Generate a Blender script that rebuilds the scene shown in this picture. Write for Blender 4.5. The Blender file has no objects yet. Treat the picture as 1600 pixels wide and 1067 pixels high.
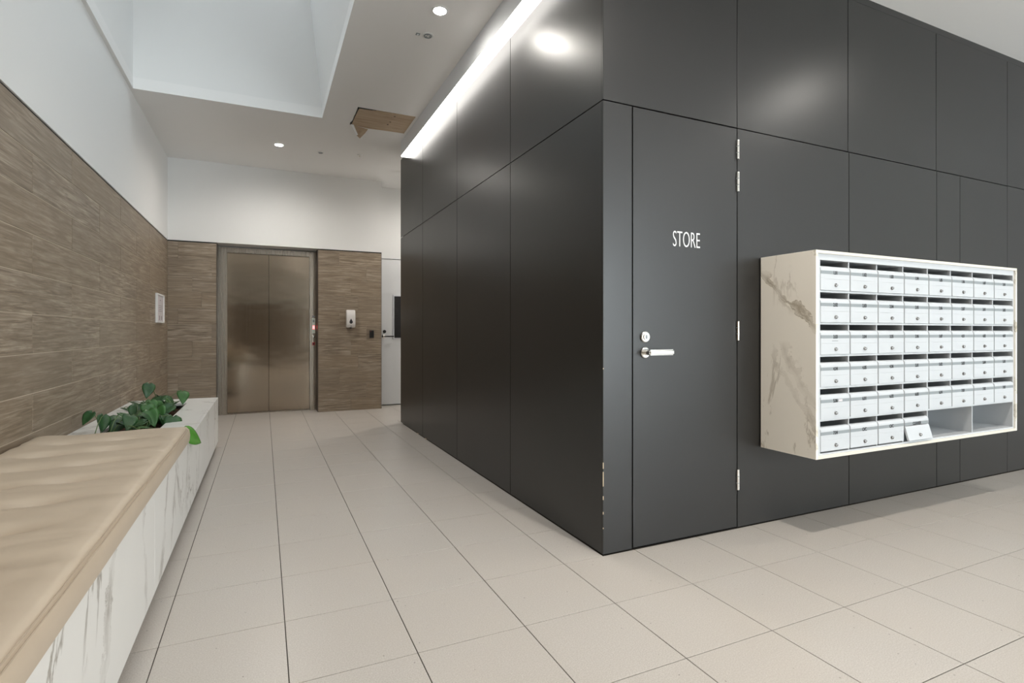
import bpy, bmesh, math, random
from mathutils import Vector, Matrix, noise as mnoise
random.seed(7)
S = bpy.context.scene
COL = S.collection
R = math.radians
PI = math.pi

# ------------------------------------------------------------------ camera
CAM_H = 1.08
cd = bpy.data.cameras.new('camera')
cd.sensor_fit = 'HORIZONTAL'; cd.sensor_width = 36.0
cd.lens = 845.0 / 1600.0 * 36.0
cd.shift_y = -15.0 / 1600.0
cd.clip_start = 0.02
cam = bpy.data.objects.new('camera', cd); COL.objects.link(cam)
cam.location = (0, 0, CAM_H)
cam.rotation_euler = (R(90), 0, R(-24.6632))
S.camera = cam

# ------------------------------------------------------------------ light and exposure
S.view_settings.view_transform = 'Standard'
S.view_settings.look = 'None'
S.view_settings.gamma = 1.0
S.view_settings.use_curve_mapping = False
S.view_settings.exposure = 1.65
SKY = 4.7
DOWNLIGHT_W = 30.0
LINEAR_E = 2.0
w = bpy.data.worlds.new('world'); S.world = w; w.use_nodes = True
bg = w.node_tree.nodes['Background']
bg.inputs[0].default_value = (0.91, 0.96, 1.0, 1); bg.inputs[1].default_value = SKY

def portal(loc, rot, sx, sy):
    l = bpy.data.lights.new('sky_portal', 'AREA'); l.shape = 'RECTANGLE'; l.size = sx; l.size_y = sy
    l.cycles.is_portal = True
    o = bpy.data.objects.new('sky_portal', l); COL.objects.link(o); o.location = loc; o.rotation_euler = rot
portal((-0.34, 3.63, 4.99), (0, 0, 0), 1.4, 4.0)
portal((4.8, -6.0, 1.55), (R(90), 0, 0), 4.8, 3.06)

# ------------------------------------------------------------------ materials
def mat(name, col, rough=0.5, metal=0.0, spec=0.5, emit=None, es=0.0):
    m = bpy.data.materials.new(name); m.use_nodes = True
    b = m.node_tree.nodes['Principled BSDF']
    b.inputs['Base Color'].default_value = (*col, 1); b.inputs['Roughness'].default_value = rough
    b.inputs['Metallic'].default_value = metal; b.inputs['Specular IOR Level'].default_value = spec
    if emit:
        b.inputs['Emission Color'].default_value = (*emit, 1); b.inputs['Emission Strength'].default_value = es
    return m
class N:
    """small helper around a node tree"""
    def __init__(s, m): s.t = m.node_tree; s.n = s.t.nodes; s.l = s.t.links; s.b = s.n['Principled BSDF']
    def _in(s, sock, v):
        if hasattr(v, 'is_output'): s.l.new(v, sock)
        elif isinstance(v, (tuple, list)) and len(v) == 3 and sock.type == 'RGBA': sock.default_value = (*v, 1)
        else: sock.default_value = v
    def math(s, op, a, b=0.0, c=0.0, clamp=False):
        n = s.n.new('ShaderNodeMath'); n.operation = op; n.use_clamp = clamp
        for i, v in enumerate((a, b, c)): s._in(n.inputs[i], v)
        return n.outputs[0]
    def vmath(s, op, a, b):
        n = s.n.new('ShaderNodeVectorMath'); n.operation = op
        s._in(n.inputs[0], a); s._in(n.inputs[1], b); return n.outputs[0]
    def obj(s): return s.n.new('ShaderNodeTexCoord').outputs['Object']
    def pos(s): return s.n.new('ShaderNodeNewGeometry').outputs['Position']
    def rnd(s): return s.n.new('ShaderNodeObjectInfo').outputs['Random']
    def sep(s, v):
        n = s.n.new('ShaderNodeSeparateXYZ'); s._in(n.inputs[0], v); return n.outputs
    def comb(s, x, y, z):
        n = s.n.new('ShaderNodeCombineXYZ')
        for i, v in enumerate((x, y, z)): s._in(n.inputs[i], v)
        return n.outputs[0]
    def noise(s, v, scale=5, detail=4, rough=.5, dist=0.0):
        n = s.n.new('ShaderNodeTexNoise'); s._in(n.inputs['Vector'], v)
        n.inputs['Scale'].default_value = scale; n.inputs['Detail'].default_value = detail
        n.inputs['Roughness'].default_value = rough; n.inputs['Distortion'].default_value = dist
        return n.outputs[0]
    def voro(s, v, scale, out='Distance', rand=1.0):
        n = s.n.new('ShaderNodeTexVoronoi'); s._in(n.inputs['Vector'], v); n.inputs['Scale'].default_value = scale
        n.inputs['Randomness'].default_value = rand
        return n.outputs[out]
    def ramp(s, v, stops):
        n = s.n.new('ShaderNodeValToRGB'); s._in(n.inputs[0], v); e = n.color_ramp.elements
        while len(e) < len(stops): e.new(.5)
        for i, (p, c) in enumerate(stops):
            e[i].position = p; e[i].color = (*c, 1) if isinstance(c, tuple) else (c, c, c, 1)
        return n.outputs[0]
    def mix(s, f, a, b, mode='MIX'):
        n = s.n.new('ShaderNodeMix'); n.data_type = 'RGBA'; n.blend_type = mode
        s._in(n.inputs[0], f); s._in(n.inputs[6], a); s._in(n.inputs[7], b); return n.outputs[2]
    def rng(s, v, a, b, c=0.0, d=1.0):
        n = s.n.new('ShaderNodeMapRange'); s._in(n.inputs[0], v)
        for i, k in enumerate((a, b, c, d)): n.inputs[i+1].default_value = k
        return n.outputs[0]
    def col(s, v): s.l.new(v, s.b.inputs['Base Color'])
    def rough(s, v): s.l.new(v, s.b.inputs['Roughness'])
    def bump(s, v, strength=.2, dist=.002):
        n = s.n.new('ShaderNodeBump'); n.inputs['Strength'].default_value = strength; n.inputs['Distance'].default_value = dist
        s.l.new(v, n.inputs['Height']); s.l.new(n.outputs[0], s.b.inputs['Normal'])

M = {}
M['plaster'] = mat('white_plaster', (.86, .86, .85), .75, spec=.2)
n = N(M['plaster']); n.bump(n.noise(n.pos(), 60, 3), .04, .001)
M['ceiling'] = mat('ceiling_paint', (.90, .895, .885), .8, spec=.2)
n = N(M['ceiling']); n.bump(n.noise(n.pos(), 40, 3), .03, .001)
M['whitepaint'] = mat('white_door_paint', (.80, .81, .82), .4)
M['shadowgap'] = mat('shadow_gap_black', (.012, .011, .010), .6)
M['reveal'] = mat('brown_reveal', (.085, .066, .05), .5)
M['grout'] = mat('grout', (.07, .06, .05), .85, spec=.2)

# terrazzo-look floor tile
m = M['tile'] = mat('floor_tile_stone', (.5, .45, .4), .32, spec=.45); n = N(m)
p = n.pos()
fine = n.noise(p, 230, 2, .6)
blot = n.noise(p, 2.2, 2, .5)
base = n.mix(n.rng(fine, .35, .65), (.45, .41, .37), (.565, .53, .49))
base = n.mix(n.math('MULTIPLY', n.rng(blot, .35, .7), .25), base, (.52, .46, .40))
wh = n.math('LESS_THAN', n.voro(p, 90), .14)
base = n.mix(n.math('MULTIPLY', wh, .3), base, (.78, .74, .69))
dark = n.math('LESS_THAN', n.voro(p, 15), .045)
base = n.mix(n.math('MULTIPLY', dark, .6), base, (.12, .10, .085))
base = n.mix(n.rng(n.rnd(), 0, 1, 0, .10), base, (.45, .40, .35))
n.col(base)

# wood-look porcelain planks, grain along the local X axis
def wood(name, c1, c2, c3):
    m = mat(name, c1, .48, spec=.35); n = N(m)
    r = n.rnd(); o = n.obj()
    o = n.vmath('ADD', o, n.comb(n.math('MULTIPLY', r, 37.0), n.math('MULTIPLY', r, 13.0), n.math('MULTIPLY', r, 71.0)))
    st = n.vmath('MULTIPLY', o, (3.4, 3.4, 64.0))
    g = n.noise(st, 1.0, 7, .62, .6)
    st2 = n.vmath('MULTIPLY', o, (8.0, 8.0, 240.0)); g2 = n.noise(st2, 1.0, 4, .6, .3)
    bl = n.noise(n.vmath('MULTIPLY', o, (2.0, 2.0, 6.0)), 1.0, 4, .6, .8)
    c = n.ramp(g, [(.32, c3), (.48, c1), (.66, c2)])
    c = n.mix(n.rng(g2, .40, .68, 0, .45), c, c3)
    c = n.mix(n.rng(bl, .42, .70, 0, .7), c, tuple(x*.62 for x in c1))
    kn = n.voro(n.vmath('MULTIPLY', o, (2.6, 2.6, 7.5)), 1.0)
    c = n.mix(n.rng(kn, .03, .12, .55, 0.0), c, tuple(x*.45 for x in c1))
    c = n.mix(n.rng(r, 0, 1, 0, .6), c, tuple(x*.72 for x in c1))
    c = n.mix(n.math('MULTIPLY', n.math('FRACT', n.math('MULTIPLY', r, 17.3)), .25), c, (.34, .25, .16))
    n.col(c); n.bump(n.math('ADD', g, n.math('MULTIPLY', g2, .6)), .25, .002)
    return m
M['wood'] = wood('wood_look_tile', (.325, .258, .19), (.56, .48, .385), (.125, .093, .066))
M['woodgrout'] = mat('pale_tile_grout', (.58, .50, .40), .85, spec=.2)

# satin black laminate
m = M['black'] = mat('black_laminate', (.018, .0174, .0168), .30, spec=.55); n = N(m)
p = n.pos()
sc = n.noise(p, 2.0, 2, .5)
n.rough(n.rng(sc, .3, .75, .335, .35))
M['blackcore'] = mat('black_joint', (.004, .004, .004), .8, spec=.1)
M['chip'] = mat('chipped_board', (.62, .50, .34), .8)

def marble(name, base, vein, lines, seed=0.0, rough=.3, gen=.85):
    """lines: (axis u, u at z=0, du/dz, half width, strength, z range) hand-placed veins; plus random feathering"""
    m = mat(name, base, rough, spec=.5); n = N(m)
    p = n.pos(); q = n.vmath('ADD', p, (seed, seed*1.7, seed*.6))
    wa = n.noise(q, 4.0, 6, .62); wb = n.noise(n.vmath('ADD', q, (7.3, 2.1, 5.5)), 11.0, 5, .65)
    x, y, z = n.sep(p)
    tot = None
    a = n.noise(n.vmath('MULTIPLY', q, (1.5, 1.5, .75)), 1.6, 7, .6, .9)
    v = n.math('ABSOLUTE', n.math('SUBTRACT', a, .5))
    msk = n.rng(n.noise(n.vmath('ADD', q, (3.1, 9.2, 1.4)), 1.7, 2), .46, .58)
    tot = n.math('MULTIPLY', n.math('MULTIPLY', n.rng(v, 0.0, .018, 1, 0), msk), gen)
    for (ax, u0, k, hw, st, za, zb) in lines:
        u = {'x': x, 'y': y}[ax]
        d = n.math('SUBTRACT', n.math('SUBTRACT', u, u0), n.math('MULTIPLY', z, k))
        d = n.math('ADD', d, n.math('MULTIPLY', n.math('SUBTRACT', wa, .5), .22))
        d = n.math('ADD', d, n.math('MULTIPLY', n.math('SUBTRACT', wb, .5), .07))
        d = n.math('ABSOLUTE', d)
        wid = n.math('MULTIPLY', n.rng(wb, .35, .65, .25, 1.6), hw)
        core = n.math('SUBTRACT', 1.0, n.math('DIVIDE', d, wid), clamp=True)
        edge = n.math('MULTIPLY', n.rng(n.math('ABSOLUTE', n.math('SUBTRACT', d, wid)), 0, .006, 1, 0), .8)
        vv = n.math('MAXIMUM', n.math('MULTIPLY', n.math('POWER', core, .5), .75), edge)
        vv = n.math('MULTIPLY', vv, n.math('MULTIPLY', n.rng(z, za-.04, za+.04), n.rng(z, zb-.04, zb+.04, 1, 0)))
        vv = n.math('MULTIPLY', vv, n.rng(n.noise(q, 6.0, 3), .36, .55, .25, 1.0))
        tot = n.math('MAXIMUM', tot, n.math('MULTIPLY', vv, st))
    cl = n.noise(q, 2.5, 5, .6, .5)
    c = n.mix(n.rng(cl, .5, .8, 0, .25), base, tuple(b*.88 for b in base))
    c = n.mix(tot, c, vein); n.col(c)
    return m
M['marble_bench'] = marble('white_marble', (.80, .79, .76), (.20, .17, .125),
    [('y', 1.72, .30, .030, .9, -.1, .60), ('y', 2.62, .45, .020, .8, .02, .60), ('y', 2.85, .5, .016, .7, .1, .6),
     ('y', 2.33, -.1, .012, .6, .1, .6), ('y', 3.35, .35, .022, .8, .22, .6), ('y', 4.0, .4, .02, .6, .1, .6), ('y', 1.25, .2, .012, .6, -.1, .33)], 1.0)
M['marble_mail'] = marble('warm_lit_marble', (.92, .87, .775), (.30, .24, .145),  # bench's white marble again, warm light put into its base colour
    [('y', .73, 1.02, .022, 1.0, 1.02, 1.50), ('y', 1.42, .60, .030, .7, .55, 1.0), ('y', 1.55, .55, .014, .8, .5, .98), ('y', 1.13, .72, .012, .6, 1.2, 1.5)], 4.2, gen=.5)
M['marble_edge'] = mat('warm_lit_marble_edge', (.74, .69, .60), .35)  # edge of that marble, warm light in its colour too

# leather
m = M['leather'] = mat('beige_leather', (.52, .425, .325), .42, spec=.4); n = N(m)
p = n.pos(); n.bump(n.noise(p, 260, 3, .6), .06, .001)
n.col(n.mix(n.rng(n.noise(p, 5, 4), .35, .7, 0, .3), (.545, .45, .345), (.47, .38, .285)))
M['piping'] = mat('leather_seam', (.44, .355, .265), .5)

# brushed steel
def steel(name, col, rough, aniso=.6, amt=.25):
    m = mat(name, col, rough, 1.0); n = N(m)
    b = n.noise(n.vmath('MULTIPLY', n.pos(), (260, 260, 1.2)), 1.0, 3, .6)
    n.rough(n.rng(b, .3, .7, rough*.85, rough*1.2))
    wv = n.noise(n.vmath('MULTIPLY', n.pos(), (1.6, 1.0, 3.0)), 1.0, 2)
    n.bump(n.math('ADD', n.math('MULTIPLY', b, .004), wv), amt, .02)
    return m
M['steel'] = steel('brushed_steel', (.36, .30, .235), .12, amt=.16)
M['steelframe'] = steel('brushed_steel_frame', (.36, .315, .265), .27, amt=.015)
M['chrome'] = mat('satin_chrome', (.78, .76, .72), .18, 1.0)
M['lockmetal'] = mat('lock_metal', (.30, .29, .28), .22, 1.0)
M['alu'] = mat('anodised_aluminium', (.72, .74, .77), .45, .0)
M['diffuser'] = mat('lit_diffuser', (.9, .9, .9), .5, emit=(1.0, .965, .91), es=LINEAR_E)
M['lamp'] = mat('lit_lamp', (.9, .9, .9), .5, emit=(1.0, .95, .87), es=45)
M['lampring'] = mat('lamp_ring_white', (.85, .85, .84), .4)
M['mailwhite'] = mat('white_powdercoat', (.56, .575, .59), .35)
M['mailinside'] = mat('white_board', (.60, .62, .63), .5)
M['strip'] = mat('grey_label_strip', (.27, .295, .305), .4)
M['ink'] = mat('black_ink', (.012, .012, .014), .5)
M['vinyl'] = mat('white_vinyl', (.85, .85, .84), .5)
M['blackplastic'] = mat('black_plastic', (.01, .01, .011), .3)
M['blackglass'] = mat('black_glass', (.004, .004, .005), .12)
M['whiteplastic'] = mat('white_plastic', (.80, .77, .75), .25)
M['greywindow'] = mat('smoky_window', (.07, .07, .08), .15)
M['paper'] = mat('printed_paper', (.68, .63, .64), .6)
M['paperink'] = mat('paper_print', (.30, .26, .28), .6)
M['redled'] = mat('red_led', (.6, .05, .05), .4, emit=(1, .10, .10), es=2.2)
M['paleled'] = mat('pale_display', (.62, .70, .64), .3)
M['redplate'] = mat('red_plate', (.35, .02, .02), .35)
M['soil'] = mat('potting_soil', (.055, .03, .02), .95, spec=.1)
n = N(M['soil']); n.bump(n.noise(n.pos(), 70, 4), 1.0, .02)
m = M['ply'] = mat('plywood', (.50, .37, .25), .7, spec=.2); n = N(m)
g = n.noise(n.vmath('MULTIPLY', n.pos(), (3, 22, 3)), 1.0, 5, .6, 1.0)
n.col(n.ramp(g, [(.3, (.42, .30, .20)), (.5, (.53, .41, .29)), (.7, (.58, .46, .34))]))
M['stem'] = mat('green_stem', (.10, .16, .05), .5)
def leafmat(name, c1, c2):
    m = mat(name, c1, .42, spec=.4); n = N(m)
    n.col(n.mix(n.rng(n.noise(n.obj(), 26, 3), .4, .65), c1, c2)); return m
M['leaf'] = leafmat('dark_leaf', (.018, .062, .020), (.035, .10, .030))
M['leafb'] = leafmat('mid_green_leaf', (.03, .10, .022), (.05, .15, .035))
M['leafc'] = leafmat('bright_leaf', (.07, .22, .03), (.10, .28, .045))
# panes: let daylight through with a little gloss; the roof pane's tint is added to dim the skylight
def pane(name, tint):
    m = bpy.data.materials.new(name); m.use_nodes = True
    t = m.node_tree; t.nodes.remove(t.nodes['Principled BSDF'])
    tr = t.nodes.new('ShaderNodeBsdfTransparent'); tr.inputs[0].default_value = (*tint, 1)
    gl = t.nodes.new('ShaderNodeBsdfGlossy'); gl.inputs['Roughness'].default_value = .02
    fr = t.nodes.new('ShaderNodeFresnel'); mx = t.nodes.new('ShaderNodeMixShader')
    t.links.new(fr.outputs[0], mx.inputs[0]); t.links.new(tr.outputs[0], mx.inputs[1]); t.links.new(gl.outputs[0], mx.inputs[2])
    t.links.new(mx.outputs[0], t.nodes['Material Output'].inputs[0])
    return m
M['pane'] = pane('clear_pane', (.95, .97, .97))
M['roofpane'] = pane('dimming_roof_pane', (.43, .44, .442))

# ------------------------------------------------------------------ object helpers
WL = {}          # world location of each object, for parenting without rotation
def place(o, parent, loc):
    loc = Vector(loc); WL[o.name] = loc
    COL.objects.link(o)
    if parent: o.parent = parent; o.location = loc - WL[parent.name]
    else: o.location = loc
    return o
def tag(o, label=None, cat=None, group=None, kind=None):
    if label: o['label'] = label
    if cat: o['category'] = cat
    if group: o['group'] = group
    if kind: o['kind'] = kind
    return o
def empty(name, loc):
    o = bpy.data.objects.new(name, None); o.empty_display_size = .1
    return place(o, None, loc)
def mesh_obj(name, me, material, parent=None, loc=(0, 0, 0)):
    o = bpy.data.objects.new(name, me)
    if material is not None and not me.materials: me.materials.append(M[material])
    return place(o, parent, loc)
def bm_mesh(name, bm, smooth=None):
    me = bpy.data.meshes.new(name)
    bmesh.ops.recalc_face_normals(bm, faces=bm.faces)
    bm.to_mesh(me); bm.free()
    if smooth is not None:
        if smooth >= 180:
            for f in me.polygons: f.use_smooth = True
        else: me.shade_smooth() if False else [setattr(f, 'use_smooth', True) for f in me.polygons] and me.set_sharp_from_angle(angle=R(smooth))
    return me
BOXC = {}
def box_mesh(dx, dy, dz, bev, material, seg=1):
    k = (round(dx, 4), round(dy, 4), round(dz, 4), bev, material, seg)
    if k in BOXC: return BOXC[k]
    bm = bmesh.new(); bmesh.ops.create_cube(bm, size=1.0)
    for v in bm.verts: v.co = Vector((v.co.x*dx, v.co.y*dy, v.co.z*dz))
    if bev > 0: bmesh.ops.bevel(bm, geom=bm.edges[:], offset=min(bev, .45*min(dx, dy, dz)), segments=seg, affect='EDGES', profile=.5)
    me = bm_mesh(material + '_block', bm, 40 if seg > 1 else None)
    me.materials.append(M[material]); BOXC[k] = me
    return me
def box(name, x0, x1, y0, y1, z0, z1, material, parent=None, bev=0.0, seg=1):
    me = box_mesh(x1-x0, y1-y0, z1-z0, bev, material, seg)
    return mesh_obj(name, me, None, parent, ((x0+x1)/2, (y0+y1)/2, (z0+z1)/2))
def boxes(name, lst, material, parent=None):
    """several boxes of one continuous body"""
    c = Vector(((lst[0][0]+lst[0][1])/2, (lst[0][2]+lst[0][3])/2, (lst[0][4]+lst[0][5])/2))
    bm = bmesh.new()
    for b in lst:
        r = bmesh.ops.create_cube(bm, size=1.0)
        for v in r['verts']:
            v.co = Vector(((b[0]+b[1])/2+v.co.x*(b[1]-b[0]), (b[2]+b[3])/2+v.co.y*(b[3]-b[2]), (b[4]+b[5])/2+v.co.z*(b[5]-b[4])))-c
    return mesh_obj(name, bm_mesh(name, bm), material, parent, c)
def lathe_mesh(prof, seg, axis='z', name='turned', cap=True):
    """prof: list of (radius, height) turned around the axis"""
    bm = bmesh.new(); rings = []
    for r, hh in prof:
        ring = []
        for i in range(seg):
            a = 2*PI*i/seg; c, s = r*math.cos(a), r*math.sin(a)
            ring.append(bm.verts.new({'z': (c, s, hh), 'y': (c, hh, s), 'x': (hh, c, s)}[axis]))
        rings.append(ring)
    for a, b in zip(rings[:-1], rings[1:]):
        for i in range(seg): bm.faces.new((a[i], a[(i+1) % seg], b[(i+1) % seg], b[i]))
    if cap: bm.faces.new(rings[0]); bm.faces.new(rings[-1])
    return bm_mesh(name, bm, 40)
def tube_mesh(pts, rad, seg=8, name='tube', taper=None):
    bm = bmesh.new(); rings = []; pts = [Vector(p) for p in pts]
    for i, p in enumerate(pts):
        d = (pts[min(i+1, len(pts)-1)] - pts[max(i-1, 0)]).normalized()
        u = d.orthogonal().normalized() if i == 0 else (u - d*u.dot(d)).normalized()
        v = d.cross(u); r = rad*(taper[i] if taper else 1)
        rings.append([bm.verts.new(p + (u*math.cos(2*PI*k/seg)+v*math.sin(2*PI*k/seg))*r) for k in range(seg)])
    for a, b in zip(rings[:-1], rings[1:]):
        for k in range(seg): bm.faces.new((a[k], a[(k+1) % seg], b[(k+1) % seg], b[k]))
    bm.faces.new(rings[0]); bm.faces.new(rings[-1])
    return bm_mesh(name, bm, 60)
def text_mesh(body, size, xscale=1.0, depth=.0006, bold=0.0):
    c = bpy.data.curves.new('lettering', 'FONT'); c.body = body; c.size = size; c.align_x = 'CENTER'; c.align_y = 'CENTER'
    c.extrude = depth; c.offset = bold; c.resolution_u = 4
    o = bpy.data.objects.new('lettering_tmp', c); COL.objects.link(o)
    dg = bpy.context.evaluated_depsgraph_get(); me = bpy.data.meshes.new_from_object(o.evaluated_get(dg))
    bpy.data.objects.remove(o); bpy.data.curves.remove(c)
    rot = Matrix.Rotation(R(90), 4, 'X') @ Matrix.Diagonal((xscale, 1, 1, 1))
    me.transform(rot); me.name = 'lettering'
    return me
def prism_mesh(prof, x0, x1, name):
    """profile of (y, z) points extruded along X"""
    bm = bmesh.new()
    a = [bm.verts.new((x0, y, z)) for y, z in prof]; b = [bm.verts.new((x1, y, z)) for y, z in prof]
    k = len(prof)
    for i in range(k): bm.faces.new((a[i], a[(i+1) % k], b[(i+1) % k], b[i]))
    bm.faces.new(a); bm.faces.new(b)
    return bm_mesh(name, bm, 35)

# ------------------------------------------------------------------ main dimensions
XL = -1.06          # left wall face
XB, YB = 1.487, 2.186   # corner of the black block
YE = 6.425          # far end of the black block
YK = 7.70           # back wall face
YR = 8.00           # recess face
ZC = 3.20           # ceiling
WT = 2.20           # top of wood tiling
XR, YF = 7.4, -6.0  # far limits of the foyer

# ------------------------------------------------------------------ floor
fl = tag(box('floor', XL-.1, XR+.1, YF-.1, YR+.2, -.06, -.003, 'grout'), kind='structure')
def in_view(x, y):
    d = .41727*x+.90878*y; l = .90878*x-.41727*y
    if d < .3: return False
    px = 800+845*l/d; py = 518.5+845*CAM_H/d
    return -60 < px < 1660 and py < 1130
P = .4; G = .0016
rest = []
ntile = 0
for i in range(-4, 19):
    for j in range(-22, 17):
        a0, a1 = .0715+i*P, .0715+(i+1)*P; b0, b1 = YB+j*P, YB+(j+1)*P
        if b1 <= YB+.001: regs = [(XL, XR, YF, YB)]
        elif b0 >= YE: regs = [(XL, 4.0, YE, YR)]
        else: regs = [(XL, XB, YB, YR), (XB, 4.0, YE, YR)]
        for q in regs:
            x0, x1, y0, y1 = max(a0, q[0]), min(a1, q[1]), max(b0, q[2]), min(b1, q[3])
            if x1-x0 < .02 or y1-y0 < .02: continue
            hidden = x1 < -.45 and y1 < 5.7
            vis = not hidden and any(in_view(x, y) for x in (x0, x1) for y in (y0, y1))
            if vis and x1 > XB and y0 > YE and x0 > 2.0: vis = False
            r = (x0+G, x1-G, y0+G, y1-G, -.004, 0.0)
            if vis: box('floor_tile', *r, 'tile', fl, bev=.0008); ntile += 1
            else: rest.append(r)
tag(boxes('floor_tile_field', rest, 'tile', fl), kind='stuff')
print('tiles', ntile)

# ------------------------------------------------------------------ left wall
wl = tag(boxes('wall_left', [(XL-.25, XL-.015, YF-.1, YR+.2, 0, ZC), (XL-.016, XL, YF-.1, YK, WT, ZC)], 'plaster'), kind='structure')
tag(box('trim_1', XL-.0155, XL-.010, YF, YK, WT-.016, WT+.001, 'shadowgap'), kind='structure')
tag(box('wall_tile_bed', XL-.0155, XL-.002, YF, YK, 0.0, WT-.016, 'woodgrout', wl), 'pale grout showing between the wall planks')
def plank(a0, a1, z0, z1, along, face, parent):
    """one tile plank, grain along its length"""
    L, Hh = a1-a0, z1-z0
    me = box_mesh(L, .009, Hh, .0012, 'wood')
    if along == 'y': loc = (face-.0045, (a0+a1)/2, (z0+z1)/2)
    else: loc = ((a0+a1)/2, face+.0045, (z0+z1)/2)
    o = mesh_obj('wall_plank', me, None, parent, loc)
    if along == 'y': o.rotation_euler.z = R(90)
    return o
rows = [0.0, .168, .369, .570, .770, .970, 1.170, 1.371, 1.573, 1.777, 1.981, WT-.016]
g = .0019
for k in range(len(rows)-1):
    z0, z1 = rows[k], rows[k+1]
    odd = k % 2 == 1
    st = 3.49 if odd else 4.11
    js = [st+1.23*q for q in range(-7, 5)]
    js = [YF] + [j for j in js if YF+.1 < j < YK-.1] + [YK]
    for a0, a1 in zip(js[:-1], js[1:]):
        plank(a0+g, a1-g, z0+g, z1-g, 'y', XL, wl)

# ------------------------------------------------------------------ back wall, around the lift recess
EX0, EX1 = -.54, .667     # recess opening
WX1 = 1.51                # right end of the tiled wall
wb = tag(boxes('wall_back', [(XL, EX0, YK+.012, YR+.2, 0, WT), (EX1, WX1-.004, YK+.012, YR-.02, 0, WT), (XL-.01, WX1, YK, YR+.2, WT, ZC),
                             (EX0, EX1, YR+.02, YR+.2, 0, WT), (EX1, WX1, YR-.03, YR+.2, 0, WT)], 'plaster'), kind='structure')
tag(boxes('trim_2', [(XL, EX0, YK+.008, YK+.0125, WT-.016, WT), (EX1, WX1-.002, YK+.008, YK+.0125, WT-.016, WT)], 'shadowgap'), kind='structure')
tag(boxes('tile_bed', [(XL, EX0, YK+.004, YK+.0122, 0, WT-.016), (EX1, WX1-.002, YK+.004, YK+.0122, 0, WT-.016)], 'woodgrout', wb), 'brown grout between back wall planks')
for (s0, s1, ph) in ((XL, EX0, -.80), (EX1, WX1, 1.09)):
    for k in range(len(rows)-1):
        off = (0.0, .21, -.15, .10)[k % 4]
        cut = ph+off
        for a0, a1 in ((s0, cut), (cut, s1)):
            plank(a0+.0006, a1-.0006, rows[k]+.0007, rows[k+1]-.0007, 'x', YK, wb)
tag(boxes('trim_3', [(EX1-.006, EX1, YK, YR, 0, WT), (EX0, EX0+.006, YK, YR, 0, WT)], 'reveal'), kind='structure')
tag(box('trim_4', WX1-.004, WX1, YK-.001, YR, 0, WT, 'shadowgap'), kind='structure')

# recess behind the tiled wall with the white door
tag(boxes('wall_recess', [(WX1, 4.1, YR+.045, YR+.2, 0, ZC), (WX1, 4.1, YR-.0, YR+.046, 2.17, ZC), (2.40, 4.1, YR, YR+.046, 0, 2.17)], 'plaster'), kind='structure')
tag(box('wall_passage_end', 4.0, 4.1, YE, YR, 0, ZC, 'plaster'), kind='structure')
d2 = tag(box('door_2', 1.535, 2.38, YR+.004, YR+.044, .012, 2.150, 'whitepaint', bev=.002), 'white door with black glass panel half hidden behind the black block', kind='structure')
tag(boxes('door_frame', [(WX1+.001, 1.53, YR-.006, YR+.044, 0, 2.168), (1.53, 2.40, YR-.006, YR+.044, 2.155, 2.168)], 'whitepaint', d2))
pnl = box('vision_panel_frame', 1.735, 2.20, YR-.008, YR+.006, .975, 1.625, 'alu', d2, bev=.002)
box('glass', 1.756, 2.18, YR-.011, YR-.006, .993, 1.606, 'blackglass', pnl)
# lever and lock of the white door
hd = mesh_obj('handle', lathe_mesh([(.027, .006), (.027, 0), (.010, -.006), (.010, -.045)], 20, 'y'), 'chrome', d2, (1.600, YR, 1.015))
mesh_obj('lever', tube_mesh([(0, -.045, 0), (.06, -.047, 0), (.14, -.045, 0)], .010, 10), 'blackplastic', hd, (1.600, YR, 1.015))
mesh_obj('lock', lathe_mesh([(.024, .006), (.024, -.008), (.018, -.014)], 20, 'y'), 'blackplastic', d2, (1.612, YR, 1.085))

# ------------------------------------------------------------------ black block
wf = tag(boxes('wall_front', [(XB+.013, XR+.1, YB+.013, YB+.14, 0, ZC)], 'blackcore'), kind='structure')
ws = tag(boxes('wall_side', [(XB+.013, XB+.12, YB+.14, YE, 0, 3.13)], 'blackcore'), kind='structure')
tag(box('wall_rear', XB+.001, 4.0, YE-.10, YE, 0, ZC, 'plaster'), kind='structure')
tag(box('trim_5', XB+.004, XB+.12, YB+.14, YE, 3.13, ZC, 'plaster'), kind='structure')
ZJ = 2.20; gp = .0025
def fpanel(x0, x1, z0, z1): return box('wall_panel', x0+gp, x1-gp, YB, YB+.013, z0, z1, 'black', wf, bev=.001)
lowx = [XB-gp, 1.660, None, 2.367, 3.314, 4.255, 4.543, 5.188, 6.13, XR]
fpanel(XB-gp, 1.660, .006, ZJ-gp)
for a0, a1 in zip(lowx[3:-1], lowx[4:]): fpanel(a0, a1, .006, ZJ-gp)
upx = [XB-gp, 2.367, 3.305, 4.248, 5.188, 6.13, XR]
for a0, a1 in zip(upx[:-1], upx[1:]): fpanel(a0, a1, ZJ+gp, 3.155)
tag(box('trim_6', XB, XR, YB+.002, YB+.014, 3.157, ZC, 'black'), kind='structure')
sy = [YB+.013-gp, 3.265, 4.355, 5.445, YE+gp]
for a0, a1 in zip(sy[:-1], sy[1:]):
    for z0, z1 in ((.006, ZJ-gp), (ZJ+gp, 3.13)):
        box('wall_panel', XB, XB+.013, a0+gp, a1-gp, z0, z1, 'black', ws, bev=.001)
# knocked edges on the corner
for z, hh in ((.335, .05), (.385, .02), (.27, .018), (.20, .012), (.42, .03), (.90, .006), (.13, .006)):
    box('edge_chip', XB-.0012, XB+.0025, YB-.0012, YB+.0016, z, z+hh, 'chip', wf)
for y, z in ((5.3, .006), (5.6, .006)):
    box('edge_chip', XB-.002, XB+.002, y, y+.05, 0.0005, z, 'chip', ws)

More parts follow.
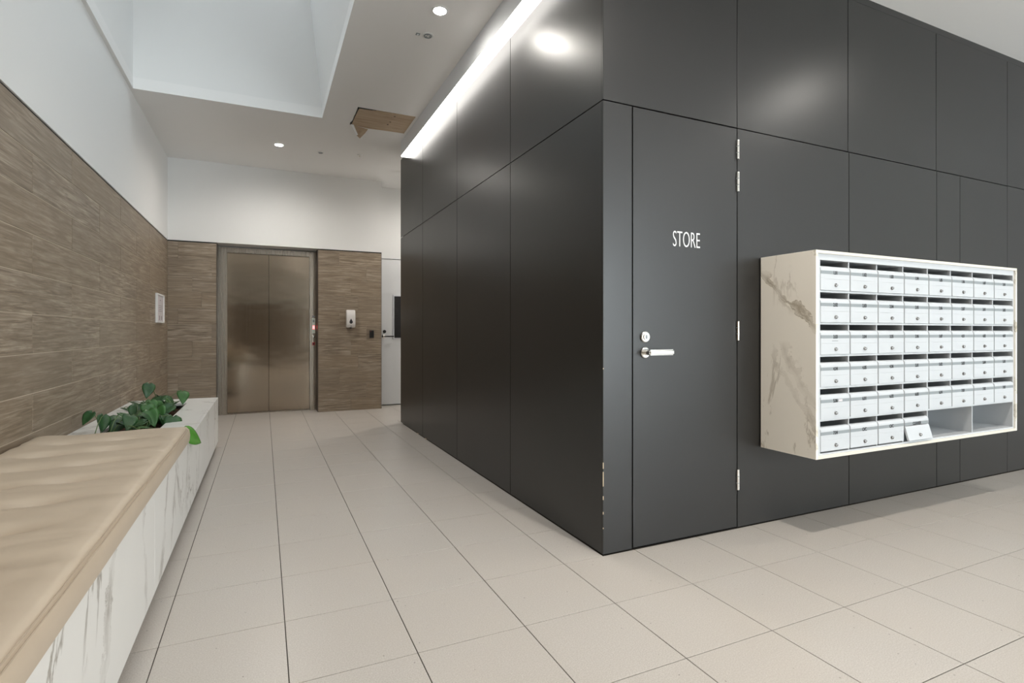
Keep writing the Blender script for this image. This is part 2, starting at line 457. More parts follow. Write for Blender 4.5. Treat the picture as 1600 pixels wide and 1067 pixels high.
# store door
d1 = tag(box('door_1', 1.6635, 2.3635, YB-.0005, YB+.0125, .010, ZJ-.004, 'black', bev=.001), 'dark grey door lettered STORE in the front of the black block', kind='structure')
t = mesh_obj('lettering', text_mesh('STORE', .118, .53, .0005, -.0014), 'vinyl', d1, (2.006, YB-.001, 1.557))
for z0, z1 in ((2.028, 2.133), (1.850, 1.957), (1.034, 1.138), (.214, .326)):
    hg = mesh_obj('hinge', tube_mesh([(0, 0, z0), (0, 0, z1)], .0085, 12, 'hinge_barrel'), 'chrome', d1, (2.3655, YB-.006, 0))
    zz = (z1-z0)/3
    for k in (1, 2):
        mesh_obj('hinge_knuckle', tube_mesh([(0, 0, z0+k*zz-.0015), (0, 0, z0+k*zz+.0015)], .0092, 12, 'knuckle'), 'strip', hg, (2.3655, YB-.006, 0))
ro = mesh_obj('handle', lathe_mesh([(.0275, 0), (.0275, -.008), (.024, -.011), (.012, -.011), (.011, -.052)], 28, 'y', 'rosette'), 'chrome', d1, (1.735, YB, .976))
def lever():
    bm = bmesh.new(); bmesh.ops.create_cube(bm, size=1)
    for v in bm.verts: v.co = Vector((v.co.x*.155+.062, v.co.y*.014-.055, v.co.z*.028))
    bmesh.ops.bevel(bm, geom=bm.edges[:], offset=.006, segments=3, affect='EDGES')
    return bm_mesh('lever', bm, 40)
mesh_obj('lever', lever(), 'chrome', ro, (1.735, YB, .978))
lk = mesh_obj('lock', lathe_mesh([(.0275, 0), (.0275, -.008), (.024, -.011), (.016, -.011), (.0155, -.016)], 28, 'y', 'escutcheon'), 'chrome', d1, (1.735, YB, 1.055))
box('keyway', 1.731, 1.739, YB-.0175, YB-.015, 1.046, 1.064, 'strip', lk)

# ------------------------------------------------------------------ ceiling, skylight shaft
SX0, SX1, SY0, SY1 = -1.033, .527, 1.60, 5.655
HX0, HX1, HY0, HY1 = .808, 1.356, 5.240, 5.722
T = ZC+.10
tag(boxes('ceiling', [(XL-.1, SX0, YF-.1, YR+.2, ZC, T), (SX0, SX1, YF-.1, SY0, ZC, T), (SX0, SX1, SY1, YR+.2, ZC, T),
     (SX1, HX0, YF-.1, YR+.2, ZC, T), (HX0, HX1, YF-.1, HY0, ZC, T), (HX0, HX1, HY1, YR+.2, ZC, T), (HX1, XR+.2, YF-.1, YR+.2, ZC, T),
     (HX0-.05, HX1+.05, HY0-.05, HY1+.05, T, T+.02)], 'ceiling'), kind='structure')
ZT = 4.95; lean = .18
def shaft(name, b0, b1, t0, t1):
    bm = bmesh.new(); v = [bm.verts.new((*q, z)) for q, z in ((b0, ZC+.1), (b1, ZC+.1), (t1, ZT), (t0, ZT))]
    f = bm.faces.new(v); bm.normal_update(); nn = f.normal.copy()
    ctr = Vector(((SX0+SX1)/2, (SY0+SY1)/2, 4.0)); nn = nn if nn.dot(f.calc_center_median()-ctr) > 0 else -nn
    u = [bm.verts.new(q.co+nn*.05) for q in v]; bm.faces.new(u)
    for i in range(4): bm.faces.new((v[i], v[(i+1) % 4], u[(i+1) % 4], u[i]))
    return tag(mesh_obj(name, bm_mesh(name, bm), 'plaster'), kind='structure')
o = .0
shaft('wall_shaft_back', (SX0-.05, SY1), (SX1+.05, SY1), (SX0-.05, SY1), (SX1+.05, SY1))
shaft('wall_shaft_front', (SX1+.05, SY0), (SX0-.05, SY0), (SX1+.05, SY0), (SX0-.05, SY0))
shaft('wall_shaft_right', (SX1, SY1+.05), (SX1, SY0-.05), (SX1-lean, SY1+.05), (SX1-lean, SY0-.05))
shaft('wall_shaft_left', (SX0, SY0-.05), (SX0, SY1+.05), (SX0, SY0-.05), (SX0, SY1+.05))
w1 = tag(box('window_1', SX0-.05, SX1+.05, SY0-.05, SY1+.05, ZT+.045, ZT+.055, 'roofpane'), 'roof glazing over the skylight shaft, tint added to dim the daylight', kind='structure')
for yy in (SY0-.02, 2.95, 4.30, SY1+.02):
    box('glazing_bar', SX0-.05, SX1+.05, yy-.025, yy+.025, ZT+.0, ZT+.045, 'lampring', w1)

# ------------------------------------------------------------------ foyer walls behind the camera
we = tag(boxes('wall_entry', [(XL, 2.4, YF-.1, YF-.012, 0, ZC), (XL, 2.4, YF-.013, YF, WT, ZC), (7.2, XR+.1, YF-.1, YF, 0, ZC), (2.4, 7.2, YF-.1, YF, 3.1, ZC)], 'plaster'), kind='structure')
for k in range(len(rows)-1):
    for a0, a1 in ((XL, .2 if k % 2 else -.4), (.2 if k % 2 else -.4, 1.3 if k % 2 else .8), (1.3 if k % 2 else .8, 2.4)):
        plank(a0+.0006, a1-.0006, rows[k]+.0007, rows[k+1]-.0007, 'x', YF-.009, we)
tag(box('wall_right', XR, XR+.1, YF-.1, YB+.02, 0, ZC, 'plaster'), kind='structure')
w2 = tag(box('window_2', 2.4, 7.2, YF-.055, YF-.045, 0.02, 3.1, 'pane'), 'unseen glazed entry wall, added to let daylight in', kind='structure')  # assumed glazing out of view, added and enlarged to bring daylight in
for xx in (2.425, 4.0, 5.6, 7.175):
    box('mullion', xx-.025, xx+.025, YF-.09, YF-.02, 0, 3.1, 'blackplastic', w2)

# ------------------------------------------------------------------ linear light along the block
ll = empty('linear_light', (1.44, 2.2, 3.03))
tag(ll, 'long glowing linear light with grey aluminium housing along top of the black block', 'light')
box('housing', 1.390, XB-.001, 2.19, 5.98, 3.042, ZC-.001, 'alu', ll)
box('diffuser', 1.392, XB-.002, 2.19, 5.978, 3.026, 3.0415, 'diffuser', ll, bev=.003)
box('end_cap', 1.389, XB-.001, 5.98, 5.986, 3.026, ZC-.001, 'lampring', ll)

# ------------------------------------------------------------------ ceiling fittings
def downlight(x, y, label, power=1.0):
    e = empty('downlight', (x, y, ZC)); tag(e, label, 'downlight', 'round ceiling downlights')
    mesh_obj('trim_ring', lathe_mesh([(.040, -.002), (.044, -.006), (.056, -.004), (.057, 0.0)], 32, 'z', 'ring', False), 'lampring', e, (x, y, ZC))
    mesh_obj('lamp', lathe_mesh([(.0405, -.001), (.0405, -.003)], 32, 'z', 'lamp_disc'), 'lamp', e, (x, y, ZC))
    l = bpy.data.lights.new('downlight_beam', 'SPOT'); l.energy = DOWNLIGHT_W*power; l.color = (1.0, .95, .885)
    l.spot_size = R(168); l.spot_blend = 1.0; l.shadow_soft_size = .045
    lo = bpy.data.objects.new('downlight_beam', l); place(lo, e, (x, y, ZC-.012))
downlight(1.056, 3.44, 'bright downlight in the ceiling above the black block corner, beside the linear light', .45)
downlight(.158, 6.667, 'bright downlight in the ceiling in front of the lift doors')
for q, (x, y) in enumerate(((4.25, 1.05), (1.65, 1.05), (2.3, -.9), (5.2, -1.6), (.9, -1.8), (2.35, 7.15))):  # lamps behind the camera and in the passage are unseen, added for light
    downlight(x, y, ['foyer downlight nearest above the letterboxes', 'foyer downlight in front of the store door', 'unseen foyer downlight added for light, midway between the store door and the entry glazing', 'unseen foyer downlight added for light, nearest the right end of the entry glazing', 'unseen foyer downlight added for light, at the left end of the entry', 'unseen downlight added to brighten the white door, in the passage behind the black block'][q], (.8, 2.2, .8, .8, 1.0, 1.0)[q])

def vent(x, y, r, label):
    e = empty('ceiling_diffuser', (x, y, ZC)); tag(e, label, 'vent')
    mesh_obj('plate', lathe_mesh([(r, 0), (r, -.004), (r*.9, -.007), (r*.8, -.005)], 28, 'z', 'plate'), 'lampring', e, (x, y, ZC))
    mesh_obj('ring', lathe_mesh([(r*.68, -.005), (r*.66, -.010), (r*.5, -.010), (r*.48, -.005)], 28, 'z', 'ring', False), 'strip', e, (x, y, ZC))
    for k in range(3):
        a = k*2.1; box('slot', x+r*.28*math.cos(a)-.006, x+r*.28*math.cos(a)+.006, y+r*.28*math.sin(a)-.003, y+r*.28*math.sin(a)+.003, ZC-.0075, ZC-.005, 'strip', e)
vent(1.066, 3.764, .042, 'round white ceiling speaker beside the nearer downlight')
vent(.611, 6.747, .036, 'round white ceiling detector near the far downlight')
s = empty('ceiling_sensor', (.997, 3.777, ZC)); tag(s, 'tiny grey square sensor beside the round ceiling speaker', 'sensor')
box('base', .983, 1.011, 3.763, 3.791, ZC-.004, ZC, 'strip', s, bev=.001)
mesh_obj('lens', lathe_mesh([(.008, -.004), (.006, -.008)], 14, 'z', 'lens'), 'alu', s, (.997, 3.777, ZC))
s = empty('sprinkler_head', (1.045, 6.649, ZC)); tag(s, 'small metal sprinkler head in the ceiling by the far corner of the block', 'sprinkler')
mesh_obj('rose', lathe_mesh([(.030, 0), (.028, -.005), (.010, -.008)], 24, 'z', 'rose'), 'lampring', s, (1.045, 6.649, ZC))
mesh_obj('deflector', lathe_mesh([(.006, -.008), (.006, -.028), (.014, -.029), (.014, -.031)], 16, 'z', 'deflector'), 'chrome', s, (1.045, 6.649, ZC))

# plywood patch over the hole in the ceiling
pl = empty('plywood_patch', (1.08, 5.48, ZC)); tag(pl, 'bare plywood board patching a torn hole in the ceiling', 'board')
def polyprism(pts, z0, z1, name):
    bm = bmesh.new(); a = [bm.verts.new((x, y, z0)) for x, y in pts]; b = [bm.verts.new((x, y, z1)) for x, y in pts]
    k = len(pts); bm.faces.new(a); bm.faces.new(b)
    for i in range(k): bm.faces.new((a[i], a[(i+1) % k], b[(i+1) % k], b[i]))
    return bm_mesh(name, bm)
mesh_obj('board', polyprism([(.826, 5.262), (1.36, 5.238), (1.36, 5.725), (1.15, 5.728), (.98, 5.74), (.815, 5.70)], ZC-.004, ZC+.012, 'board'), 'ply', pl)
for x, y in ((1.17, 5.31), (1.16, 5.47), (1.15, 5.545)):
    mesh_obj('screw', lathe_mesh([(.009, -.0045), (.007, -.006)], 12, 'z', 'screw'), 'grout', pl, (x, y, ZC))
bm = bmesh.new()
tri = [(.812, 5.700, 3.197), (.905, 5.715, 3.190), (.985, 5.730, 3.185), (.955, 5.74, 3.14), (.905, 5.745, 3.083), (.875, 5.735, 3.105)]
a = [bm.verts.new(v) for v in tri]; b = [bm.verts.new((v[0], v[1]+.010, v[2]+.002)) for v in tri]
bm.faces.new(a); bm.faces.new(b)
for i in range(6): bm.faces.new((a[i], a[(i+1) % 6], b[(i+1) % 6], b[i]))
mesh_obj('torn_flap', bm_mesh('torn_flap', bm), 'ply', pl)
bm = bmesh.new()
tri = [(.806, 5.690, 3.198), (.835, 5.692, 3.195), (.880, 5.70, 3.10), (.862, 5.70, 3.095)]
a = [bm.verts.new(v) for v in tri]; b = [bm.verts.new((v[0], v[1]+.008, v[2]+.002)) for v in tri]
bm.faces.new(a); bm.faces.new(b)
for i in range(4): bm.faces.new((a[i], a[(i+1) % 4], b[(i+1) % 4], b[i]))
mesh_obj('plaster_strip', bm_mesh('plaster_strip', bm), 'ceiling', pl)
mesh_obj('dark_gap', polyprism([(.808, 5.242), (.98, 5.242), (.93, 5.256), (.826, 5.262), (.815, 5.30)], ZC-.0035, ZC+.002, 'gap'), 'shadowgap', pl)
mesh_obj('dark_gap', polyprism([(.796, 5.66), (.815, 5.60), (.822, 5.70), (.800, 5.71)], ZC-.0035, ZC+.002, 'gap'), 'shadowgap', pl)

# ------------------------------------------------------------------ lift
lf = empty('elevator', (.063, YR, 0)); tag(lf, 'brushed stainless steel lift with closed two-leaf doors in the back wall', 'elevator')
boxes('door_frame', [(EX0+.007, -.436, 7.955, YR+.018, 0, 2.185), (.577, EX1-.007, 7.955, YR+.018, 0, 2.185), (-.436, .577, 7.955, YR+.018, 2.118, 2.185)], 'steelframe', lf)
box('door_leaf', -.4345, .0615, 7.990, YR+.016, .012, 2.116, 'steel', lf, bev=.001)
box('door_leaf', .0645, .5755, 7.990, YR+.016, .012, 2.116, 'steel', lf, bev=.001)
box('leaf_gap', .0605, .0655, YR+.004, YR+.015, .012, 2.116, 'shadowgap', lf)
box('sill', EX0+.007, EX1-.007, 7.94, YR+.016, .0, .010, 'steelframe', lf)
cp = box('call_panel', .600, .655, 7.948, 7.956, .86, 1.31, 'steelframe', lf, bev=.001)
box('display', .606, .650, 7.9445, 7.949, 1.06, 1.27, 'paleled', cp, bev=.002)
box('indicator', .616, .640, 7.942, 7.946, 1.12, 1.165, 'redled', cp, bev=.002)
box('arrow_window', .617, .639, 7.942, 7.946, 1.215, 1.245, 'strip', cp, bev=.002)
b = mesh_obj('button', lathe_mesh([(.019, 0), (.019, -.006), (.015, -.009)], 20, 'y', 'button'), 'chrome', cp, (.628, 7.948, 1.015))
rp = box('fire_switch_plate', .610, .646, 7.945, 7.949, .895, .935, 'redplate', cp, bev=.001)
box('switch_core', .620, .636, 7.943, 7.946, .905, .925, 'blackplastic', rp)
box('label_tag', .610, .646, 7.9455, 7.949, 1.28, 1.305, 'strip', cp)

# ------------------------------------------------------------------ soap dispenser and reader on the back wall
sd = empty('sanitiser_dispenser', (1.083, YK, 1.14)); tag(sd, 'white wall hand sanitiser dispenser with drop-shaped window on the tiled wall', 'dispenser')
def disp_body():
    prof = [(-.012, 0), (-.060, .0), (-.082, .02), (-.088, .06), (-.085, .15), (-.078, .215), (-.06, .243), (-.0, .247), (0, 0.0)]
    me = prism_mesh(prof, -.058, .058, 'dispenser_body')
    bm = bmesh.new(); bm.from_mesh(me); bmesh.ops.bevel(bm, geom=bm.edges[:], offset=.007, segments=3, affect='EDGES')
    return bm_mesh('dispenser_body', bm, 50)
mesh_obj('body', disp_body(), 'whiteplastic', sd, (1.083, YK, 1.137))
pts = []
for i in range(20):
    a = 2*PI*i/20; r = .024
    z = r*math.cos(a); x = r*math.sin(a)*(.92 if z < 0 else (1-z/r*.75)); z = z if z < 0 else z*1.9
    pts.append((x, z))
bm = bmesh.new(); a_ = [bm.verts.new((x, -.0895, z)) for x, z in pts]; b_ = [bm.verts.new((x, -.082, z)) for x, z in pts]
bm.faces.new(a_); bm.faces.new(b_)
for i in range(20): bm.faces.new((a_[i], a_[(i+1) % 20], b_[(i+1) % 20], b_[i]))
mesh_obj('drop_window', bm_mesh('drop_window', bm), 'greywindow', sd, (1.083, YK, 1.215))
mesh_obj('nozzle', lathe_mesh([(.016, .006), (.016, -.006), (.010, -.012)], 16, 'z', 'nozzle'), 'greywindow', sd, (1.083, YK-.055, 1.137))
box('badge', 1.073, 1.093, YK-.0885, YK-.084, 1.156, 1.164, 'strip', sd)
cr = empty('card_reader', (1.372, YK, .995)); tag(cr, 'small black card reader on the tiled wall beside the white door', 'card reader')
box('body', 1.342, 1.402, YK-.022, YK, .995, 1.102, 'blackplastic', cr, bev=.006, seg=2)
box('indicator', 1.353, 1.361, YK-.0235, YK-.021, 1.086, 1.092, 'redplate', cr)

# framed notice on the left wall
fn = empty('framed_notice', (XL, 7.11, 1.18)); tag(fn, 'small pale framed notice on the wood-look wall near the lift', 'sign')
fy0, fy1, fz0, fz1 = 6.89, 7.34, 1.18, 1.50
box('backing', XL, XL+.012, fy0+.005, fy1-.005, fz0+.005, fz1-.005, 'paper', fn)
for r in ((fy0, fy1, fz1-.018, fz1), (fy0, fy1, fz0, fz0+.018), (fy0, fy0+.018, fz0+.018, fz1-.018), (fy1-.018, fy1, fz0+.018, fz1-.018)):
    box('frame_rail', XL, XL+.022, r[0], r[1], r[2], r[3], 'lampring', fn, bev=.002)
sh = box('sheet', XL+.012, XL+.0135, fy0+.03, fy1-.03, fz0+.03, fz1-.03, 'paper', fn)
for (y, z, dy, dz) in ((7.11, 1.43, .05, .012), (7.06, 1.235, .045, .05), (7.19, 1.235, .045, .045), (7.11, 1.37, .22, .005), (7.11, 1.35, .22, .005), (7.11, 1.33, .20, .005), (7.11, 1.31, .22, .005)):
    box('print', XL+.0134, XL+.0139, y-dy/2, y+dy/2, z-dz/2, z+dz/2, 'paperink', sh)

# ------------------------------------------------------------------ marble bench with planter
BX = -.386; BZ = .47; BY0, BY1 = -1.2, 5.73; bt = .02
be = empty('marble_bench', (-.72, 2.3, 0)); tag(be, 'long white marble bench and planter box along the wood-look wall', 'bench')
box('plinth', XL+.003, BX-.07, BY0+.02, BY1-.07, 0, .06, 'shadowgap', be)
js = [BY0, .64, 2.50, 4.36, BY1]
for a0, a1 in zip(js[:-1], js[1:]):
    box('front_slab', BX-bt, BX, a0+.0008, a1-.0008, .06, BZ, 'marble_bench', be, bev=.0015)
box('end_slab', XL+.003, BX-bt-.0005, BY1-bt, BY1, .06, BZ-bt-.0005, 'marble_bench', be, bev=.0015)
PX0, PX1, PY0, PY1 = -.90, -.597, 3.62, 5.38
box('bench_board', XL+.003, BX-bt-.0005, BY0, 3.50, BZ-bt, BZ, 'marble_bench', be)
boxes('planter_top', [(PX1, BX-bt-.0005, 3.5005, BY1, BZ-bt, BZ), (XL+.003, PX0, 3.5005, BY1, BZ-bt, BZ), (PX0, PX1, PY1, BY1, BZ-bt, BZ), (PX0, PX1, 3.5005, PY0, BZ-bt, BZ)], 'marble_bench', be)
so = box('soil', PX0-.02, PX1+.02, PY0-.02, PY1+.02, .25, .425, 'soil', be)

# cushion
def cushion():
    x0, x1, y0, y1, z0, th = -1.045, -.376, -1.1, 3.492, BZ+.001, .080
    nx, ny = 46, 330
    tufts = []
    for k in range(18):
        tufts.append((-.835, 3.483-.272*k-.02)); tufts.append((-.622, 3.215-.272*k))
    bm = bmesh.new(); grid = []
    def top(x, y):
        e = min(x-x0, x1-x, y-y0, y1-y)
        z = z0+th
        z += .010*min(1, max(0, e/.05))
        for tx, ty in tufts:
            dx, dy = x-tx, y-ty
            if abs(dy) < .2 and abs(dx) < .3:
                z -= .022*math.exp(-(dx*dx/.0050+dy*dy/.0014))
                z -= .012*math.exp(-(abs(dx)/.12)**1.5-(dy*dy/.0016))
        z += .0035*mnoise.noise(Vector((x*5, y*11, 0))) + .0018*mnoise.noise(Vector((x*6, y*40, 3)))
        return z
    rr = .016
    for j in range(ny+1):
        y = y0+(y1-y0)*j/ny; row = []
        for i in range(nx+1):
            x = x0+(x1-x0)*i/nx
            e = min(x-x0, x1-x, y-y0, y1-y)
            z = top(x, y)
            if e < rr: z -= rr-math.sqrt(max(0, rr*rr-(rr-e)**2))
            row.append(bm.verts.new((x, y, z)))
        grid.append(row)
    for j in range(ny):
        for i in range(nx): bm.faces.new((grid[j][i], grid[j][i+1], grid[j+1][i+1], grid[j+1][i]))
    rim = [grid[0][i] for i in range(nx+1)] + [grid[j][nx] for j in range(1, ny+1)] + [grid[ny][i] for i in range(nx-1, -1, -1)] + [grid[j][0] for j in range(ny-1, 0, -1)]
    low = []
    for lv in (0.5, 0.0):
        ring = []
        for v in rim:
            bulge = .004 if lv else 0.0
            cx = bulge if v.co.x > -.4 else 0
            ring.append(bm.verts.new((v.co.x+cx, v.co.y, z0+(th-rr)*lv)))
        low.append(ring)
    k = len(rim)
    for A, B in ((rim, low[0]), (low[0], low[1])):
        for i in range(k): bm.faces.new((A[i], B[i], B[(i+1) % k], A[(i+1) % k]))
    bm.faces.new(low[1])
    return bm_mesh('cushion', bm, 75)
cu = tag(mesh_obj('bench_cushion', cushion(), 'leather'), 'long beige leather cushion with tufted buttons on the marble bench', 'cushion')
for zz, xx in ((BZ+.0715, -.3745), (BZ+.078, -.381)):
    mesh_obj('seam', tube_mesh([(xx, -1.09, zz)] + [(xx+.001*math.sin(y*9), y, zz+.0012*math.sin(y*13)) for y in [k*.1-1 for k in range(45)]] + [(xx-.012, 3.489, zz)], .0016, 6, 'seam'), 'piping', cu)

# ------------------------------------------------------------------ plants
def leaf_mesh(L, W, fold=.25, droop=.3):
    bm = bmesh.new(); nl, nw = 9, 3; rowsv = []
    for i in range(nl+1):
        t = i/nl
        wd = W*(math.sin(PI*min(1, t*.92+.08)**.62))**.9*(1 if t < .97 else .35) if 0 < t < 1 else W*(.30 if t == 0 else .01)
        y = L*t; zc = -droop*L*t*t
        back = -.10*L*(1-t)**6
        row = []
        for k in range(-nw, nw+1):
            s = k/nw
            row.append(bm.verts.new((s*wd, y+back*abs(s)*1.2, zc+fold*wd*abs(s)-.15*wd*s*s)))
        rowsv.append(row)
    for a, b in zip(rowsv[:-1], rowsv[1:]):
        for k in range(2*nw): bm.faces.new((a[k], a[k+1], b[k+1], b[k]))
    bm.normal_update(); bmesh.ops.solidify(bm, geom=bm.faces[:], thickness=.0012)
    return bm_mesh('leaf', bm, 180)
LEAF = {(mm, k): None for mm in ('leaf', 'leafb', 'leafc') for k in range(3)}
for mm, k in LEAF:
    me = leaf_mesh((.085, .10, .115)[k], (.034, .040, .043)[k], (.35, .2, .3)[k], (.25, .4, .15)[k]); me.materials.append(M[mm]); LEAF[(mm, k)] = me
def vine(base, label, leaves, seed):
    rn = random.Random(seed)
    e = empty('trailing_vine_plant', base); tag(e, label, 'plant', 'vines in the marble planter')
    for (tip, yaw, pitch, sc, mm, *roll) in leaves:
        tip = Vector(tip); b = Vector((base[0]+rn.uniform(-.05, .05), base[1]+rn.uniform(-.08, .08), base[2]))
        if (tip-b).length > .34:
            dd = tip-b; b = tip-dd*.34/dd.length if tip.z < .5 else Vector((tip.x-dd.x*.3, tip.y-dd.y*.3, base[2])); b.z = min(b.z, tip.z) if tip.z < .47 else max(.43, min(b.z, .45))
        mid = (b+tip)/2+Vector((0, 0, .045 if tip.z > .44 else .01)); d0 = mid-b; 
        if PX0 < b.x < PX1 or tip.z > .43:
            mesh_obj('stem', tube_mesh([b, b*.6+mid*.4+Vector((0, 0, .02)), mid, mid*.4+tip*.6+Vector((0, 0, .008)), tip], .0026, 6, 'stem', [1.2, 1.1, 1, .9, .7]), 'stem', e)
        o = mesh_obj('leaf', LEAF[(mm, rn.randrange(3))], None, e, tip)
        o.rotation_euler = (R(pitch), R(roll[0] if roll else rn.uniform(-25, 25)), R(yaw)); o.scale = (sc, sc, sc)
def clump(cx, cy, nn, rad, zmin, zmax, seed):
    rn = random.Random(seed); out = []
    for k in range(nn):
        a = rn.uniform(0, 2*PI); r = rad*math.sqrt(rn.random())
        z = zmin+(zmax-zmin)*rn.random()*(1-.5*r/rad)
        x = max(-.95, min(-.54, cx+r*math.cos(a)*.55)); y = cy+r*math.sin(a)
        yaw = 195+rn.uniform(-95, 95)
        out.append(((x, y, z), yaw, rn.uniform(-62, -12), rn.uniform(1.0, 1.45), rn.choice(['leaf', 'leaf', 'leafb', 'leaf'])))
    return out
vine((-.76, 5.05, .42), 'leafy green vine at the lift end of the planter, tallest of the vines', clump(-.76, 5.0, 24, .40, .47, .60, 3) + [((-.80, 4.95, .68), 190, -50, 1.1, 'leaf'), ((-.62, 5.3, .58), 200, -35, 1.2, 'leafb')], 3)
vine((-.76, 4.35, .42), 'dark green bushy vine in the middle of the planter', clump(-.75, 4.35, 26, .36, .47, .60, 5), 5)
vine((-.84, 3.85, .42), 'sparse vine sprig close to the wall, just beyond the cushion', [((-.93, 3.98, .60), 150, -45, 1.0, 'leaf'), ((-.87, 3.96, .58), 215, -60, .9, 'leaf'), ((-.80, 4.02, .58), 250, -20, 1.1, 'leafb'), ((-.74, 3.98, .57), 200, -30, 1.1, 'leaf'), ((-.70, 4.05, .57), 120, -15, 1.0, 'leaf')], 8)
vine((-.62, 3.68, .42), 'single bright green leaf trailing over the front edge of the bench', [((-.415, 3.585, .496), -78, -36, 1.75, 'leafc', 50), ((-.66, 3.78, .52), -60, 5, 1.0, 'leafb'), ((-.72, 3.80, .53), 40, 10, 1.0, 'leaf')], 9)

# ------------------------------------------------------------------ letterbox bank
MX0, MX1, MY0, MZ0, MZ1 = 2.540, 4.500, 1.845, .432, 1.497
mb = empty('letterbox_bank', ((MX0+MX1)/2, YB, MZ0)); tag(mb, 'marble-clad bank of white numbered letterboxes mounted on the black wall', 'letterboxes')
mt = .016
box('side_slab', MX0, MX0+mt, MY0, YB-.006, MZ0, MZ1, 'marble_mail', mb, bev=.001)
box('side_slab', MX1-mt, MX1, MY0, YB-.006, MZ0, MZ1, 'marble_mail', mb, bev=.001)
box('top_slab', MX0+mt, MX1-mt, MY0, YB-.006, MZ1-mt, MZ1, 'marble_edge', mb, bev=.001)
box('bottom_slab', MX0+mt, MX1-mt, MY0, YB-.006, MZ0, MZ0+mt, 'marble_edge', mb, bev=.001)
box('mounting_frame', MX0+.01, MX1-.01, YB-.006, YB, MZ0+.004, MZ1-.004, 'blackcore', mb)
CX0, CX1 = 2.582, 4.474; CW = (CX1-CX0)/8
ZTOP = 1.449; RH = .1660; ZBOT = ZTOP-6*RH
FY = MY0+.014          # front plane of the carcass
boxes('carcass_frame', [(MX0+mt, CX0, FY-.006, YB-.02, MZ0+mt, MZ1-mt), (CX1, MX1-mt, FY-.002, YB-.02, MZ0+mt, MZ1-mt),
      (CX0, CX1, FY-.006, YB-.02, ZTOP, MZ1-mt), (CX0, CX1, FY-.004, YB-.02, MZ0+mt, ZBOT+.004)], 'mailwhite', mb)
box('back_board', CX0, CX1, YB-.03, YB-.02, ZBOT, ZTOP, 'mailinside', mb)
for r in range(1, 6):
    z = ZTOP-r*RH
    box('shelf', CX0, CX1, FY, YB-.03, z+.001, z+.011, 'mailwhite', mb)
for c in range(1, 8):
    zb = ZBOT if c not in (5, 7) else ZTOP-5*RH+.011
    x = CX0+c*CW
    # dividers run between the shelves
    for r in range(6):
        if r == 5 and c in (5, 7): continue
        z1 = ZTOP-r*RH+(0 if r == 0 else .001); z0 = ZTOP-(r+1)*RH+(.011 if r < 5 else .004)
        box('divider', x-.0035, x+.0035, FY+.002, YB-.03, z0, z1, 'mailwhite', mb)
DH = .1250; DW = CW-.0095
def door_profile(za, zb, hood):
    f = FY-MY0-.006; pr = [(f+.010, za), (f, za)]
    if hood:
        rr = .020
        for k in range(9):
            a = k/8*PI/2; pr.append((f+rr*(1-math.cos(a)), zb-rr+rr*math.sin(a)))
        pr += [(f+.034, zb-.003), (f+.034, zb-.006), (f+.022, zb-.004), (f+.010, zb-.022)]
    else: pr += [(f, zb), (f+.010, zb)]
    return pr
def groove(pr, z):
    f = FY-MY0-.006; out = []
    for i, q in enumerate(pr):
        out.append(q)
        if i == 1: out += [(f, z-.0012), (f+.0012, z-.0004), (f+.0012, z+.0004), (f, z+.0012)]
    return out
door_me = prism_mesh(groove(door_profile(0, DH, True), .057), -DW/2, DW/2, 'letterbox_door'); door_me.materials.append(M['mailwhite'])
hood_me = prism_mesh(door_profile(.082, DH, True), -DW/2, DW/2, 'letterbox_hood'); hood_me.materials.append(M['mailwhite'])
flap_me = prism_mesh(door_profile(-.081, 0, False), -DW/2, DW/2, 'letterbox_flap'); flap_me.materials.append(M['mailwhite'])
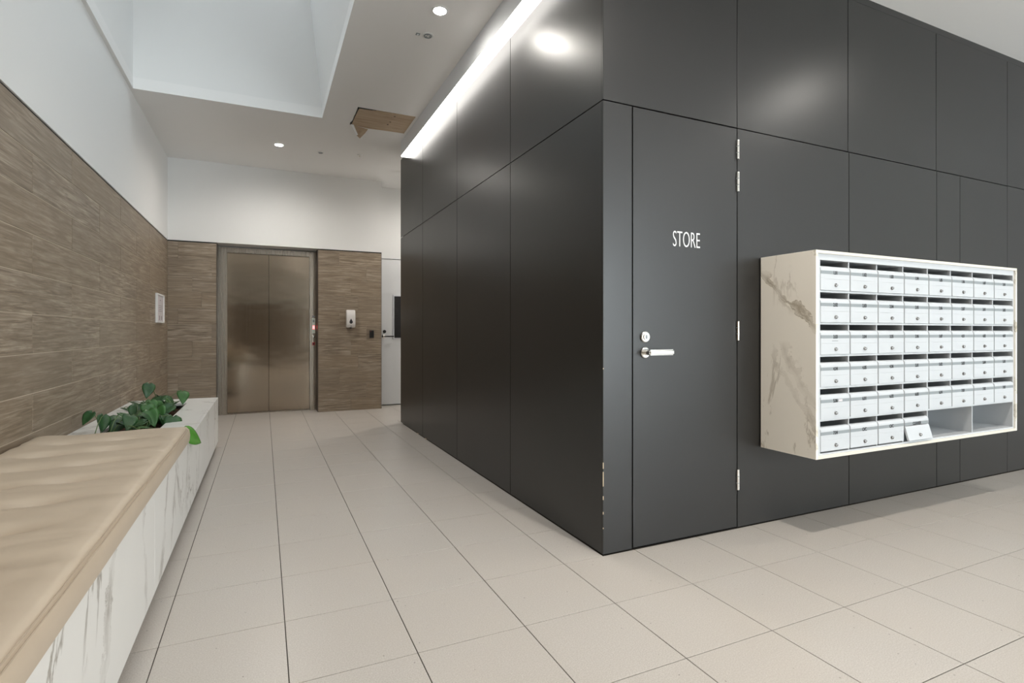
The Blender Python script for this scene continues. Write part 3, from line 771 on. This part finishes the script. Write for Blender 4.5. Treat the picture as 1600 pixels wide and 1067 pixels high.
lock_me = lathe_mesh([(.0098, .002), (.0098, -.003), (.0088, -.0045), (.0068, -.005), (.0064, -.009), (.0050, -.010)], 18, 'y', 'lock'); lock_me.materials.append(M['lockmetal'])
strip_me = box_mesh(DW, .0008, .0165, 0, 'strip')
NUM = [['1.01', '1.02', '1.03', '1.04', '1.05', '1.06', '1.07', '2.01'], ['2.02', '2.03', '2.04', '2.05', '2.06', '2.07', '3.01', '3.02'],
       ['3.03', '3.04', '3.05', '3.06', '3.07', '4.01', '4.02', '4.03'], ['4.04', '4.05', '4.06', '5.01', '5.02', '5.03', '5.04', '5.05'],
       ['5.06', '6.01', '6.02', '6.03', '6.04', '7.01', '7.02', '7.03'], ['7.04', 'O/C', 'O/C', 'CLEANER']]
FF = FY-.006
for r, line in enumerate(NUM):
    for c, txt in enumerate(line):
        x = CX0+(c+.5)*CW; zb = ZTOP-(r+1)*RH+.0125
        if txt != 'CLEANER':
            d = mesh_obj('letterbox_door', door_me, None, mb, (x, MY0, zb))
            mesh_obj('lock', lock_me, None, d, (x+.002, FF, zb+.027))
        else:
            d = mesh_obj('letterbox_door', hood_me, None, mb, (x, MY0, zb)); d['label'] = 'letterbox flap marked CLEANER standing ajar'
            fl_ = mesh_obj('flap', flap_me, None, d, (x, MY0-.001, zb+.0815)); fl_.rotation_euler = (R(-16), 0, 0)
            q = Matrix.Rotation(R(-16), 3, 'X') @ Vector((0, FF-MY0, -.0545))
            lo = mesh_obj('lock', lock_me, None, d, (x+.002, MY0-.001+q.y, zb+.0815+q.z)); lo.rotation_euler = (R(-16), 0, 0)
        mesh_obj('label_strip', strip_me, None, d, (x, FF-.0002, zb+.0915))
        me = text_mesh(txt, .0255 if txt != 'CLEANER' else .0235, .80, .0003, .0007); me.materials.append(M['ink'])
        mesh_obj('lettering', me, None, d, (x, FF-.001, zb+.0905))
        if txt == '3.03': 
            for k in range(6): box('name_print', x-.026+k*.008, x-.0205+k*.008, FF-.0006, FF, zb+.068, zb+.0715, 'strip', d)
        if txt == '5.06': box('sticker', x+.025, x+.055, FF-.0012, FF-.0004, zb+.086, zb+.097, 'paper', d)
